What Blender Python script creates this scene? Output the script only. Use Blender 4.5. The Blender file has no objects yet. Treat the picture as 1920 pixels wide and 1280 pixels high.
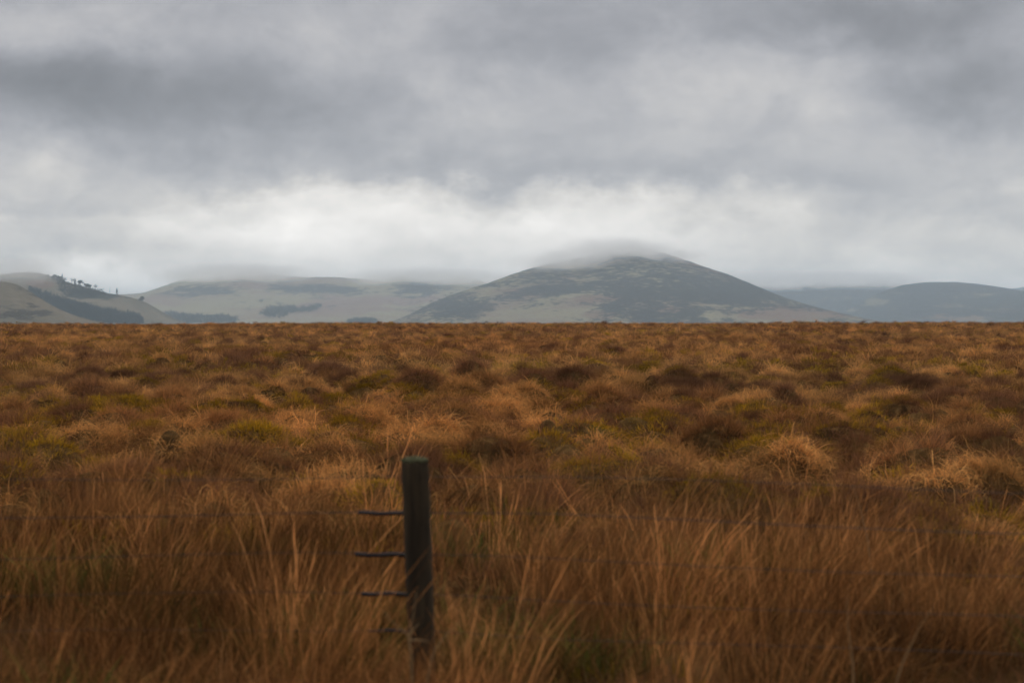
import bpy, math, random
import numpy as np
from mathutils import Vector, Euler
R = math.radians
rng = np.random.default_rng(7)
random.seed(7)
SC = bpy.context.scene
COL = SC.collection

# ------------------------------------------------------------------ camera
EYE = 1.65
FPX = 2667.0            # focal length in photo pixels (1920 wide)
HOR = 600.0             # eye level row in the photo
cd = bpy.data.cameras.new('camera')
cam = bpy.data.objects.new('camera', cd); COL.objects.link(cam); SC.camera = cam
cam.location = (0, 0, EYE)
cam.rotation_euler = (R(90) - math.atan((640 - HOR) / FPX), 0, 0)
cd.lens = 50; cd.sensor_width = 36
cd.clip_start = 0.05; cd.clip_end = 60000
cd.dof.use_dof = True; cd.dof.focus_distance = 60; cd.dof.aperture_fstop = 2.7

def P(px, py, Y):
    "photo pixel at distance Y -> world point"
    return Vector(((px - 960) / FPX * Y, Y, EYE + (HOR - py) / FPX * Y))

# ------------------------------------------------------------------ render settings
SC.view_settings.view_transform = 'Standard'
SC.view_settings.look = 'None'
SC.view_settings.exposure = 0.0
SC.view_settings.gamma = 1.0
cy = SC.cycles
cy.max_bounces = 12; cy.diffuse_bounces = 3; cy.transmission_bounces = 2; cy.glossy_bounces = 2
cy.volume_bounces = 10; cy.transparent_max_bounces = 12
cy.volume_max_steps = 256
cy.use_denoising = True; cy.use_adaptive_sampling = False
try:
    cy.denoising_prefilter = 'ACCURATE'; cy.denoising_input_passes = 'RGB_ALBEDO'; cy.sample_clamp_indirect = 3.0
except Exception:
    pass

# ------------------------------------------------------------------ node helper
class NT:
    def __init__(s, tree):
        s.t = tree; s.n = tree.nodes; s.l = tree.links
    def new(s, typ, **kw):
        nd = s.n.new(typ)
        for k, v in kw.items(): setattr(nd, k, v)
        return nd
    def put(s, sock, v):
        if isinstance(v, bpy.types.NodeSocket): s.l.new(v, sock)
        elif isinstance(v, bpy.types.Node): s.l.new(v.outputs[0], sock)
        elif v is not None: sock.default_value = v
    def m(s, op, a=None, b=None, c=None, clamp=False):
        nd = s.new('ShaderNodeMath', operation=op); nd.use_clamp = clamp
        for i, v in enumerate((a, b, c)):
            if v is not None: s.put(nd.inputs[i], v)
        return nd.outputs[0]
    def vm(s, op, a=None, b=None, c=None, out=0):
        nd = s.new('ShaderNodeVectorMath', operation=op)
        for i, v in enumerate((a, b, c)):
            if v is None: continue
            if op == 'SCALE' and i == 1: s.put(nd.inputs['Scale'], v)
            else: s.put(nd.inputs[i], v)
        return nd.outputs[out]
    def mix(s, f, a, b, typ='RGBA', blend='MIX'):
        nd = s.new('ShaderNodeMix', data_type=typ)
        if typ == 'RGBA': nd.blend_type = blend
        i = {'FLOAT': (2, 3, 0), 'VECTOR': (4, 5, 1), 'RGBA': (6, 7, 2)}[typ]
        s.put(nd.inputs[0], f); s.put(nd.inputs[i[0]], a); s.put(nd.inputs[i[1]], b)
        return nd.outputs[i[2]]
    def sm(s, v, a, b, lo=0.0, hi=1.0):
        nd = s.new('ShaderNodeMapRange', interpolation_type='SMOOTHSTEP')
        s.put(nd.inputs[0], v); nd.inputs[1].default_value = a; nd.inputs[2].default_value = b
        nd.inputs[3].default_value = lo; nd.inputs[4].default_value = hi
        return nd.outputs[0]
    def noise(s, vec, scale, detail=4, rough=0.5, dist=0.0, col=False):
        nd = s.new('ShaderNodeTexNoise')
        s.put(nd.inputs['Vector'], vec); nd.inputs['Scale'].default_value = scale
        nd.inputs['Detail'].default_value = detail; nd.inputs['Roughness'].default_value = rough
        nd.inputs['Distortion'].default_value = dist
        return nd.outputs['Color' if col else 'Fac']
    def xyz(s, x, y, z):
        nd = s.new('ShaderNodeCombineXYZ')
        for i, v in enumerate((x, y, z)): s.put(nd.inputs[i], v)
        return nd.outputs[0]

# ------------------------------------------------------------------ world: overcast sky
SUN_EL, SUN_AZ = R(50), R(22)        # azimuth clockwise from +Y: beyond the hills, to the right
w = bpy.data.worlds.new('World'); SC.world = w; w.use_nodes = True
T = NT(w.node_tree); w.node_tree.nodes.clear()
sky = T.new('ShaderNodeTexSky', sky_type='NISHITA', sun_disc=False,
            sun_elevation=SUN_EL, sun_rotation=SUN_AZ)
tc = T.new('ShaderNodeTexCoord')
D = tc.outputs['Generated']
sp = T.new('ShaderNodeSeparateXYZ'); T.put(sp.inputs[0], D)
dx, dy, dz = sp.outputs
zc = T.m('MAXIMUM', dz, 0.0)
# plane projected coordinates: clouds flatten towards the horizon
inv = T.m('DIVIDE', 1.0, T.m('ADD', zc, 0.10))
plane = T.xyz(T.m('MULTIPLY', dx, inv), T.m('MULTIPLY', dy, inv), 0.0)
# azimuth / elevation coordinates
az = T.m('ARCTAN2', dx, dy)
el = T.m('ARCSINE', dz)
ae = T.xyz(az, T.m('MULTIPLY', el, 1.45), 0.0)
n_warp = T.noise(ae, 7.0, 9, 0.62, 0.0, col=True)
warp = T.vm('SUBTRACT', n_warp, (0.5, 0.5, 0.5))
sw = T.new('ShaderNodeSeparateXYZ'); T.put(sw.inputs[0], warp)
azw = T.m('ADD', az, T.m('MULTIPLY', sw.outputs[0], 0.24))
elw = T.m('ADD', el, T.m('MULTIPLY', sw.outputs[1], 0.10))
# vertical run of brightness (linear value of the cloud deck by elevation), elevation in radians
def elev(py): return math.atan((HOR - py) / FPX)
def azim(px): return math.atan((px - 960) / FPX)
cr = T.new('ShaderNodeValToRGB'); cr.color_ramp.interpolation = 'EASE'
T.put(cr.inputs[0], T.m('DIVIDE', T.m('MAXIMUM', elw, 0.0), 1.571))
stops = [(600, .86), (545, .76), (500, .745), (450, .76), (425, .745), (390, .60), (345, .43), (240, .375), (120, .36), (0, .315)]
els = cr.color_ramp.elements
els[0].position = 0; els[0].color = (.95,) * 3 + (1,)
els[1].position = 1; els[1].color = (.95,) * 3 + (1,)
for py, v in stops[1:]:
    e = els.new(elev(py) / 1.571); e.color = (v, v, v, 1)
e = els.new(0.17); e.color = (.33, .33, .33, 1)
e = els.new(0.34); e.color = (.66, .66, .66, 1)
lum = cr.outputs[0]
# shaped banks of cloud: (px, py, rx, ry, gain)
blobs = [(1700, 430, 330, 80, -.14), (120, 430, 260, 55, -.14), (1180, 415, 200, 45, .06), (520, 420, 300, 45, .08), (330, 210, 400, 85, -.15), (60, 170, 200, 75, -.09), (120, 60, 260, 60, .10), (640, 60, 160, 90, .06),
         (880, 200, 120, 80, .13), (1010, 95, 190, 50, -.08), (1420, 130, 230, 60, .11), (1300, 210, 260, 60, .06),
         (1680, 50, 260, 60, -.13), (1880, 200, 150, 80, -.14), (1590, 300, 260, 60, .03), (1850, 330, 160, 70, .05),
         (60, 345, 170, 28, .12), (160, 395, 200, 30, -.10), (930, 345, 320, 36, -.10), (1170, 375, 90, 40, .12),
         (560, 400, 260, 45, .13), (1000, 430, 500, 45, .06), (1560, 440, 300, 40, -.04), (60, 470, 160, 40, -.10),
         (240, 470, 160, 35, -.08), (250, 528, 100, 26, .26), (820, 520, 200, 40, -.05), (1600, 480, 300, 35, -.06),
         (1900, 520, 80, 25, .06), (1750, 400, 200, 30, -.07), (450, 300, 250, 40, -.04), (1250, 330, 150, 30, -.06),
         (1820, 480, 120, 20, -.05), (1500, 200, 110, 40, .04)]
front = T.sm(dy, 0.0, 0.4)
acc = None
for (px, py, rx, ry, g) in blobs:
    a = T.m('MULTIPLY', T.m('SUBTRACT', azw, azim(px)), FPX / rx)
    b = T.m('MULTIPLY', T.m('SUBTRACT', elw, elev(py)), FPX / ry)
    d2 = T.m('ADD', T.m('MULTIPLY', a, a), T.m('MULTIPLY', b, b))
    gsn = T.m('MULTIPLY', T.m('EXPONENT', T.m('MULTIPLY', d2, -1.0)), g)
    acc = gsn if acc is None else T.m('ADD', acc, gsn)
acc = T.m('MULTIPLY', acc, front)
nA = T.noise(plane, 1.3, 8, 0.55, 0.4)
nB = T.noise(ae, 13.0, 9, 0.60, 0.7)
nC = T.noise(T.vm('ADD', ae, (3.7, 1.2, 0)), 45.0, 7, 0.62, 0.4)
lum = T.m('ADD', lum, acc)
lum = T.m('MULTIPLY', lum, T.m('ADD', 1.0, T.m('MULTIPLY', T.m('SUBTRACT', nA, .5), 0.35)))
lum = T.m('MULTIPLY', lum, T.m('ADD', 1.0, T.m('MULTIPLY', T.m('SUBTRACT', nB, .5), 0.58)))
lum = T.m('MULTIPLY', lum, T.m('ADD', 1.0, T.m('MULTIPLY', T.m('SUBTRACT', nC, .5), 0.26)))
lum = T.m('MAXIMUM', lum, 0.12)
tint = T.mix(T.sm(lum, .25, .65), (.985, .982, 1.045, 1), (1.05, 1.0, .94, 1))
cl = T.vm('MULTIPLY', T.xyz(lum, lum, lum), tint)
cl = T.vm('SCALE', cl, 11.8)
# a little of the clear sky above leaks through the deck
full = T.mix(0.03, cl, sky.outputs[0])
below = T.sm(dz, -0.25, -0.01)
full = T.mix(below, (1.1, .8, .55, 1), full)
bg = T.new('ShaderNodeBackground'); T.put(bg.inputs[0], full); bg.inputs[1].default_value = 0.10
wo = T.new('ShaderNodeOutputWorld'); T.l.new(bg.outputs[0], wo.inputs[0])

sd = bpy.data.lights.new('sun', 'SUN'); sd.energy = 1.5; sd.angle = R(12); sd.color = (1, .95, .88)
sun = bpy.data.objects.new('sun', sd); COL.objects.link(sun)
sdir = Vector((math.sin(SUN_AZ) * math.cos(SUN_EL), math.cos(SUN_AZ) * math.cos(SUN_EL), math.sin(SUN_EL)))
sun.rotation_euler = sdir.to_track_quat('Z', 'Y').to_euler()

# ------------------------------------------------------------------ mesh helpers
def mesh_np(name, v, f, mat=None, smooth=True, uv=None):
    "v (n,3), f list of arrays of equal length per row (quads or tris) -> mesh"
    me = bpy.data.meshes.new(name)
    v = np.asarray(v, np.float32); f = np.asarray(f, np.int32)
    k = f.shape[1]
    me.vertices.add(len(v)); me.vertices.foreach_set('co', v.ravel())
    me.loops.add(f.size); me.loops.foreach_set('vertex_index', f.ravel())
    me.polygons.add(len(f)); me.polygons.foreach_set('loop_start', np.arange(0, f.size, k, dtype=np.int32))
    me.polygons.foreach_set('loop_total', np.full(len(f), k, np.int32))
    if smooth: me.polygons.foreach_set('use_smooth', np.ones(len(f), bool))
    me.update(calc_edges=True)
    if mat: me.materials.append(mat)
    return me

def link(name, me, parent=None, loc=None):
    o = bpy.data.objects.new(name, me); COL.objects.link(o)
    if parent: o.parent = parent
    if loc is not None: o.location = loc
    return o

def empty(name, loc=(0, 0, 0), rz=0.0):
    o = bpy.data.objects.new(name, None); COL.objects.link(o)
    o.location = loc; o.rotation_euler = (0, 0, rz); o.empty_display_size = .1
    return o

def tag(o, label=None, cat=None, group=None, kind=None):
    if label: o['label'] = label
    if cat: o['category'] = cat
    if group: o['group'] = group
    if kind: o['kind'] = kind
    return o

def fattr(me, name, arr, typ='FLOAT'):
    a = me.attributes.new(name, typ, 'POINT')
    key = {'FLOAT': 'value', 'FLOAT_VECTOR': 'vector', 'INT': 'value'}[typ]
    a.data.foreach_set(key, np.asarray(arr, np.int32 if typ == 'INT' else np.float32).ravel())

def hsh(ix, iy, seed):
    h = (ix.astype(np.int64) * 374761393 + iy.astype(np.int64) * 668265263 + seed * 1442695041) & 0xffffffff
    h = ((h ^ (h >> 13)) * 1274126177) & 0xffffffff
    h = ((h ^ (h >> 16)) * 2246822519) & 0xffffffff
    h = h ^ (h >> 15)
    return (h & 0xffffff) / float(0x1000000)

def vnoise(x, y, seed=0):
    ix = np.floor(x); iy = np.floor(y); fx = x - ix; fy = y - iy
    fx = fx * fx * (3 - 2 * fx); fy = fy * fy * (3 - 2 * fy)
    ix = ix.astype(np.int64); iy = iy.astype(np.int64)
    a = hsh(ix, iy, seed); b = hsh(ix + 1, iy, seed); c = hsh(ix, iy + 1, seed); d = hsh(ix + 1, iy + 1, seed)
    return (a * (1 - fx) + b * fx) * (1 - fy) + (c * (1 - fx) + d * fx) * fy

def fbm(x, y, seed=0, o=4, g=.5):
    s = 0; a = 1; t = 0
    for k in range(o):
        s = s + a * vnoise(x * 2 ** k + 17.3 * k, y * 2 ** k - 9.1 * k, seed + k); t += a; a *= g
    return s / t

def sstep(a, b, x):
    t = np.clip((x - a) / (b - a), 0, 1); return t * t * (3 - 2 * t)

# ------------------------------------------------------------------ ground: the moor and the valley behind it
CREST = 225.0
def macro(x, y):
    "large form of the ground"
    z = .30 * sstep(15, CREST, y)
    z = z + .35 * (fbm(x / 26 + 3, y / 26, 11, 3) - .5) * sstep(25, 70, y)
    z = z + .0011 * x * sstep(60, 220, y)
    cr_ = CREST + 18 * (fbm(x / 40, y * 0, 5, 2) - .5)
    z = z - 26 * sstep(0, 260, y - cr_) - 1.0 * sstep(0, 30, y - cr_)
    return z

def domes(x, y):
    "tussock domes: returns height, species value, direction from the dome centre"
    H = np.zeros_like(x); S = np.zeros_like(x); DX = np.zeros_like(x); DY = np.zeros_like(x); K = np.zeros_like(x)
    C = .64
    gx = np.floor(x / C).astype(np.int64); gy = np.floor(y / C).astype(np.int64)
    for i in (-1, 0, 1):
        for j in (-1, 0, 1):
            cx = gx + i; cy_ = gy + j
            px = (cx + .5 + .85 * (hsh(cx, cy_, 1) - .5)) * C; py = (cy_ + .5 + .85 * (hsh(cx, cy_, 2) - .5)) * C
            rr = .21 + .28 * hsh(cx, cy_, 3) ** 1.5
            hh = .14 + .30 * hsh(cx, cy_, 4) ** 1.2
            st = .8 + .9 * hsh(cx, cy_, 9)
            dx_ = (x - px) / (rr * st); dy_ = (y - py) / rr
            d = np.sqrt(dx_ ** 2 + dy_ ** 2)
            h = hh * np.clip(1 - d ** 2.2, 0, 1) ** .8
            up = h > H
            H = np.where(up, h, H); S = np.where(up, hsh(cx, cy_, 5), S)
            DX = np.where(up, dx_, DX); DY = np.where(up, dy_, DY); K = np.where(up, d, K)
    # wider mounds between the tussocks
    C = 1.8
    gx = np.floor(x / C).astype(np.int64); gy = np.floor(y / C).astype(np.int64); M = np.zeros_like(x)
    for i in (-1, 0, 1):
        for j in (-1, 0, 1):
            cx = gx + i; cy_ = gy + j
            px = (cx + .5 + .8 * (hsh(cx, cy_, 11) - .5)) * C; py = (cy_ + .5 + .8 * (hsh(cx, cy_, 12) - .5)) * C
            d = np.sqrt(((x - px) / (.8 + .6 * hsh(cx, cy_, 13))) ** 2 + ((y - py) / (.55 + .5 * hsh(cx, cy_, 14))) ** 2)
            M = np.maximum(M, .26 * hsh(cx, cy_, 15) ** 1.5 * np.clip(1 - d * d, 0, 1))
    return H + M, S, DX, DY

def dome_gain(x, y):
    return (.55 + .95 * fbm(x / 9, y / 9, 31, 3)) * (.35 + .65 * sstep(6, 13, y)) * (1 + .5 * sstep(110, 220, y))

def ground_z(x, y, full=False):
    x = np.asarray(x, float); y = np.asarray(y, float)
    H, S, DX, DY = domes(x, y)
    H = H * dome_gain(x, y) * (1 - sstep(CREST + 20, CREST + 60, y))
    z = macro(x, y) + H + .05 * (fbm(x / .35, y / .35, 41, 2) - .5) * (1 - sstep(60, 120, y))
    return (z, H, S, DX, DY) if full else z

def mat_new(name):
    m = bpy.data.materials.new(name); m.use_nodes = True; m.node_tree.nodes.clear()
    t = NT(m.node_tree); out = t.new('ShaderNodeOutputMaterial')
    return m, t, out

m_ground, t, out = mat_new('peaty_ground')
pos = t.new('ShaderNodeNewGeometry').outputs['Position']
n1 = t.noise(pos, 1.1, 5, .6); n2 = t.noise(pos, 9.0, 5, .6); n3 = t.noise(pos, .09, 4, .5)
c = t.mix(t.sm(n1, .35, .65), (.030, .017, .008, 1), (.085, .048, .018, 1))
c = t.mix(t.sm(n2, .45, .7), c, (.13, .075, .030, 1))
c = t.mix(t.m('MULTIPLY', t.sm(n3, .55, .65), t.sm(n1, .5, .62)), c, (.070, .062, .012, 1))
spy = t.new('ShaderNodeSeparateXYZ'); t.put(spy.inputs[0], pos)
c = t.mix(t.sm(spy.outputs[1], 380, 700), c, (.16, .15, .08, 1))
b = t.new('ShaderNodeBsdfDiffuse'); t.put(b.inputs[0], c)
bmp = t.new('ShaderNodeBump'); bmp.inputs['Strength'].default_value = .6; bmp.inputs['Distance'].default_value = .06
t.put(bmp.inputs['Height'], n2); t.l.new(bmp.outputs[0], b.inputs['Normal'])
t.l.new(b.outputs[0], out.inputs[0])

rows = [-9, -5, -2, 0, 1.5, 2.5]
yy = 3.2
while yy < CREST + 45:
    rows.append(yy); yy += .11 if yy < 12 else .0105 * yy - .015 if yy < 60 else .62 + (yy - 60) * .003
for v_ in np.geomspace(CREST + 50, 16000, 46): rows.append(float(v_))
rows = np.array(rows)
sA = np.linspace(-.47, .47, 430)
sB = np.concatenate([-np.geomspace(2.6, .50, 26), sA, np.geomspace(.50, 2.6, 26)])
GY, GS = np.meshgrid(rows, sB, indexing='ij')
GX = GS * (np.maximum(GY, 0) + 2.5) * (1 + 2.0 * sstep(12, -5, GY))
GZ = ground_z(GX, GY) - .06 * sstep(14, 45, GY)
nr, nc = GX.shape
ii = np.arange(nr * nc).reshape(nr, nc)
F = np.stack([ii[:-1, :-1], ii[:-1, 1:], ii[1:, 1:], ii[1:, :-1]], -1).reshape(-1, 4)
gme = mesh_np('ground', np.stack([GX, GY, GZ], -1).reshape(-1, 3), F, m_ground)
g = link('ground', gme); tag(g, kind='structure')

# ------------------------------------------------------------------ hills
def hill_material(name, grass, heather, bracken, h_amt, b_amt, streak, sc=1.0, dark_side=0.0):
    m, t, out = mat_new(name)
    pos = t.new('ShaderNodeNewGeometry').outputs['Position']
    sx = t.new('ShaderNodeSeparateXYZ'); t.put(sx.inputs[0], pos)
    def A(nm):
        a = t.new('ShaderNodeAttribute', attribute_name=nm); return a.outputs['Fac']
    # bands that follow the contours: long across the slope, short in height
    def band(wx, wz, off):
        return t.xyz(t.m('ADD', t.m('MULTIPLY', sx.outputs[0], 1 / wx), off), t.m('MULTIPLY', sx.outputs[1], .3 / wx), t.m('MULTIPLY', sx.outputs[2], 1 / wz))
    nb = t.noise(band(260 / sc, 60 / sc / streak, 3), 1.0, 5, .65, .6)
    nm = t.noise(band(60 / sc, 17 / sc / streak, 9), 1.0, 5, .7, .5)
    nf = t.noise(band(30 / sc, 8 / sc / streak, 1), 1.0, 4, .7, .3)
    nl = t.noise(pos, .0022 * sc, 4, .55, .5)
    nfine = t.noise(pos, .06 * sc, 4, .7)
    hv = t.m('ADD', t.m('MULTIPLY', nb, .40), t.m('MULTIPLY', nm, .45))
    hv = t.m('ADD', hv, t.m('MULTIPLY', nf, .58))
    hv = t.m('ADD', hv, t.m('MULTIPLY', t.m('SUBTRACT', A('heather'), .5), .21))
    hv = t.m('ADD', hv, h_amt - .15)
    hm = t.sm(hv, .535, .605)
    bv = t.m('ADD', t.m('ADD', nl, t.m('MULTIPLY', t.m('SUBTRACT', nb, .5), .5)), t.m('MULTIPLY', t.m('SUBTRACT', A('bracken'), .5), .8))
    bm_ = t.sm(t.m('ADD', bv, b_amt), .58, .70)
    c = t.mix(t.sm(nfine, .3, .7), grass[0], grass[1])
    c = t.mix(t.sm(nl, .4, .6), c, grass[2])
    c = t.mix(t.m('MULTIPLY', bm_, .55), c, bracken)
    hc = t.mix(t.sm(nf, .35, .65), heather[0], heather[1])
    c = t.mix(t.m('MULTIPLY', hm, .92), c, hc)
    b = t.new('ShaderNodeBsdfDiffuse'); t.put(b.inputs[0], c); b.inputs['Roughness'].default_value = .6
    bmp = t.new('ShaderNodeBump'); bmp.inputs['Strength'].default_value = .8; bmp.inputs['Distance'].default_value = 16.0
    t.put(bmp.inputs['Height'], t.m('ADD', nfine, t.m('MULTIPLY', nf, 1.5)))
    t.l.new(bmp.outputs[0], b.inputs['Normal'])
    t.l.new(b.outputs[0], out.inputs[0])
    return m

VALLEY = -28.0
class Hill:
    def __init__(s, name, prof, Yc, front, back, mat, pw=1.5, ext=(400, 400), seed=1, rough=1.0, ycurve=0.0, patches=()):
        xs = np.array([p[0] for p in prof], float); ys = np.array([p[1] for p in prof], float)
        s.Yc, s.front, s.back, s.pw, s.seed, s.rough = Yc, front, back, pw, seed, rough
        s.X = (xs - 960) / FPX * Yc; s.Z = EYE + (HOR - ys) / FPX * Yc
        s.X0, s.X1 = s.X[0], s.X[-1]
        s.yc = ycurve
        s.patches = patches
        n = int(np.clip((s.X1 - s.X0) / 9, 200, 620)); nv = 190
        X, V = np.meshgrid(np.linspace(s.X0, s.X1, n), np.concatenate([np.linspace(0, 1, 150), np.linspace(1.02, 2, 40)]))
        Y = np.where(V <= 1, Yc - front * (1 - V), Yc + back * (V - 1))
        Z = s.h(X, Y)
        ii = np.arange(X.size).reshape(X.shape)
        F = np.stack([ii[:-1, :-1], ii[:-1, 1:], ii[1:, 1:], ii[1:, :-1]], -1).reshape(-1, 4)
        me = mesh_np(name, np.stack([X, Y, Z], -1).reshape(-1, 3), F, mat)
        # vegetation maps, given where each patch grows on the slope (seen from the moor)
        PX = 960 + X / Y * FPX; PY = HOR - (Z - EYE) / Y * FPX
        he = np.full(X.shape, .5); br = np.full(X.shape, .5)
        wx = 14 * (fbm(X / 120, Z / 30, 3, 3) - .5) * 2; wy = 6 * (fbm(X / 90, Z / 25, 4, 3) - .5) * 2
        for (kind, cx, cy_, rx, ry, am) in patches:
            gss = am * np.exp(-(((PX + wx - cx) / rx) ** 2 + ((PY + wy - cy_) / ry) ** 2) ** 1.5)
            if kind == 'h': he += gss
            else: br += gss
        fattr(me, 'heather', he.ravel()); fattr(me, 'bracken', br.ravel())
        s.o = link('hill', me); tag(s.o, kind='structure')
    def crest(s, X):
        z = np.interp(X, s.X, s.Z)
        # smooth the polyline
        e = (s.X1 - s.X0) * .006
        return (z + np.interp(X - e, s.X, s.Z) + np.interp(X + e, s.X, s.Z)) / 3
    def h(s, X, Y):
        X = np.asarray(X, float); Y = np.asarray(Y, float)
        zc_ = s.crest(X) - VALLEY
        v = (Y - s.Yc + s.front) / s.front
        up = np.clip(v, 0, 1) ** s.pw
        up = up * (1 - .25 * sstep(.75, 1.0, v)) + .25 * sstep(.0, 1.0, v) * sstep(.75, 1.0, v)
        up = np.clip(v, 0, 1) ** s.pw
        dn = 1 - .9 * sstep(0, s.back, Y - s.Yc) if True else 1
        prof = np.where(v <= 1, up, dn)
        gul = (1 - np.abs(2 * fbm(X / 170 + .8 * (Y / s.front), Y / 900, s.seed, 4) - 1))
        amp = s.rough * zc_ * .10 * np.clip(v, 0, 1) * np.clip(1.15 - v, 0, 1) * 4 * .5
        z = VALLEY - 4 + (zc_ + 4) * prof + amp * (gul - .75) + s.rough * 3.0 * (fbm(X / 28, Y / 28, s.seed + 7, 3) - .5) * np.clip(v * 3, 0, 1)
        return z
    def hit(s, px, py):
        "where the slope seen at this photo pixel lies"
        Y = np.linspace(s.Yc - s.front * .995, s.Yc, 700)
        X = (px - 960) / FPX * Y; Z = EYE + (HOR - py) / FPX * Y
        d = s.h(X, Y) - Z
        k = np.argmax(d >= 0)
        if d[k] < 0: k = len(Y) - 1
        return float(X[k]), float(Y[k]), float(s.h(X[k:k + 1], Y[k:k + 1])[0])

G1 = ((.19, .17, .11, 1), (.25, .22, .14, 1), (.22, .18, .12, 1))
GW = ((.19, .16, .115, 1), (.26, .215, .155, 1), (.16, .145, .105, 1))
GL = ((.25, .225, .145, 1), (.36, .32, .21, 1), (.27, .21, .155, 1))
HE = ((.020, .022, .027, 1), (.048, .048, .050, 1))
BR = (.22, .125, .10, 1)
mA = hill_material('near_hill_pasture', GW, ((.055, .050, .040, 1), (.075, .062, .050, 1)), BR, -.06, -.02, .8, 1.6)
mB = hill_material('scrub_hill', GW, ((.028, .036, .030, 1), (.040, .048, .038, 1)), BR, -.10, -.05, .8, 1.4)
mC = hill_material('broad_hill', GL, HE, (.25, .16, .14, 1), -.10, .0, 1.0, 1.0)
mD = hill_material('heather_hill', GL, HE, BR, .025, -.02, 1.6, 1.3)
mE = hill_material('far_hill', G1, HE, BR, .10, .0, 1.0, 1.0)

hE1 = Hill('back_ridge', [(1200, 560), (1330, 545), (1400, 531), (1450, 524), (1550, 519), (1620, 523), (1655, 530), (1700, 537), (1760, 548), (1830, 560), (2000, 575)],
           8700, 2600, 800, mE, 1.3, seed=21)
hE2 = Hill('right_hill', [(1480, 612), (1540, 604), (1580, 592), (1615, 570), (1650, 549), (1690, 535), (1720, 531), (1745, 529), (1790, 528), (1830, 532), (1880, 539), (1920, 546), (2000, 560), (2150, 585), (2300, 600)],
           7000, 2400, 700, mE, 1.4, seed=23,
           patches=[('h', 1640, 565, 30, 8, -.8), ('h', 1590, 580, 22, 5, -.9), ('h', 1680, 548, 18, 4, -.7), ('b', 1790, 595, 70, 10, .8), ('b', 1900, 592, 40, 9, .6), ('h', 1790, 597, 60, 8, -.5), ('h', 1850, 550, 40, 2.5, -.6)])
hE3 = Hill('farthest_ridge', [(1780, 566), (1850, 551), (1915, 539), (2000, 530), (2200, 545)], 10500, 2500, 2500, mE, 1.2, seed=29)
hC = Hill('broad_hill', [(40, 575), (120, 560), (200, 553), (232, 552), (262, 550), (290, 543), (320, 532), (345, 523), (365, 518), (400, 511), (430, 508), (480, 508), (515, 511), (535, 516), (560, 518), (600, 519), (640, 521), (690, 525),
                         (705, 524), (730, 519), (770, 515), (830, 515), (870, 520), (905, 528), (950, 542), (1010, 560), (1100, 580), (1200, 592)],
          7200, 3000, 900, mC, 1.7, seed=13, rough=1.7,
          patches=[('h', 380, 547, 75, 14, .75), ('h', 560, 541, 55, 9, 1.0), ('h', 650, 545, 55, 10, 1.0), ('h', 775, 545, 50, 12, .85), ('h', 830, 535, 60, 12, .5),
                   ('h', 450, 590, 160, 10, -.9), ('h', 620, 592, 150, 10, -.9), ('h', 340, 572, 70, 6, -.6), ('b', 650, 570, 80, 9, .55), ('b', 780, 562, 60, 7, .3),
                   ('h', 760, 578, 45, 9, .35), ('h', 525, 567, 14, 3, .6), ('h', 470, 582, 30, 4, .6), ('h', 300, 551, 20, 3, .35)])
hD = Hill('heather_hill', [(560, 618), (660, 612), (715, 608), (745, 600), (775, 586), (806, 569), (845, 553), (862, 547), (905, 535), (960, 515), (1000, 503), (1050, 491), (1100, 479), (1145, 466), (1180, 461), (1215, 466), (1255, 477),
                           (1300, 492), (1350, 509), (1370, 515), (1400, 529), (1450, 549), (1500, 566), (1550, 583), (1590, 594), (1620, 600), (1680, 605), (1760, 612)],
          5000, 1700, 900, mD, 1.45, seed=17, rough=1.5,
          patches=[('h', 860, 580, 60, 18, .45), ('h', 1030, 545, 50, 8, .9), ('h', 1000, 592, 130, 22, -.75), ('h', 1090, 560, 60, 10, -.4), ('h', 1145, 580, 22, 7, 1.2), ('h', 1215, 587, 26, 7, .9),
                   ('h', 1270, 545, 190, 34, .30), ('h', 1390, 550, 120, 26, .32), ('h', 960, 545, 60, 12, -.25), ('b', 1120, 558, 40, 6, .8), ('b', 1240, 583, 40, 7, .9), ('b', 1480, 590, 90, 12, .8),
                   ('h', 1470, 592, 90, 11, -.6), ('b', 960, 543, 30, 5, .5), ('h', 1330, 575, 40, 5, -.4), ('h', 1340, 590, 18, 9, -.7), ('b', 1120, 590, 40, 10, .4), ('h', 905, 545, 30, 6, -.35)])
hB = Hill('scrub_hill', [(-500, 560), (-300, 545), (-120, 530), (-40, 519), (0, 515), (30, 511), (58, 509), (78, 512), (98, 519), (120, 527), (150, 536), (178, 544), (204, 550), (228, 553), (262, 562), (282, 575), (300, 588), (322, 600), (350, 609), (560, 618)],
          3600, 1050, 420, mB, 1.25, seed=9, rough=.5,
          patches=[('h', 155, 548, 48, 10, 1.2), ('h', 110, 535, 12, 10, .6), ('h', 200, 556, 30, 6, .9), ('h', 60, 530, 50, 12, -.8), ('h', 240, 580, 60, 14, -.6), ('b', 75, 530, 30, 10, .5)])
hA = Hill('near_hill', [(-600, 560), (-300, 525), (-120, 518), (-40, 521), (0, 527), (24, 531), (40, 538), (55, 548), (82, 567), (108, 580), (135, 591), (175, 602), (225, 610), (300, 616)],
          2300, 700, 200, mA, 1.3, seed=5, rough=.5,
          patches=[('h', 60, 592, 50, 8, .7), ('h', 10, 560, 40, 20, -.3), ('h', 130, 600, 40, 6, -.5)])

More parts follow.
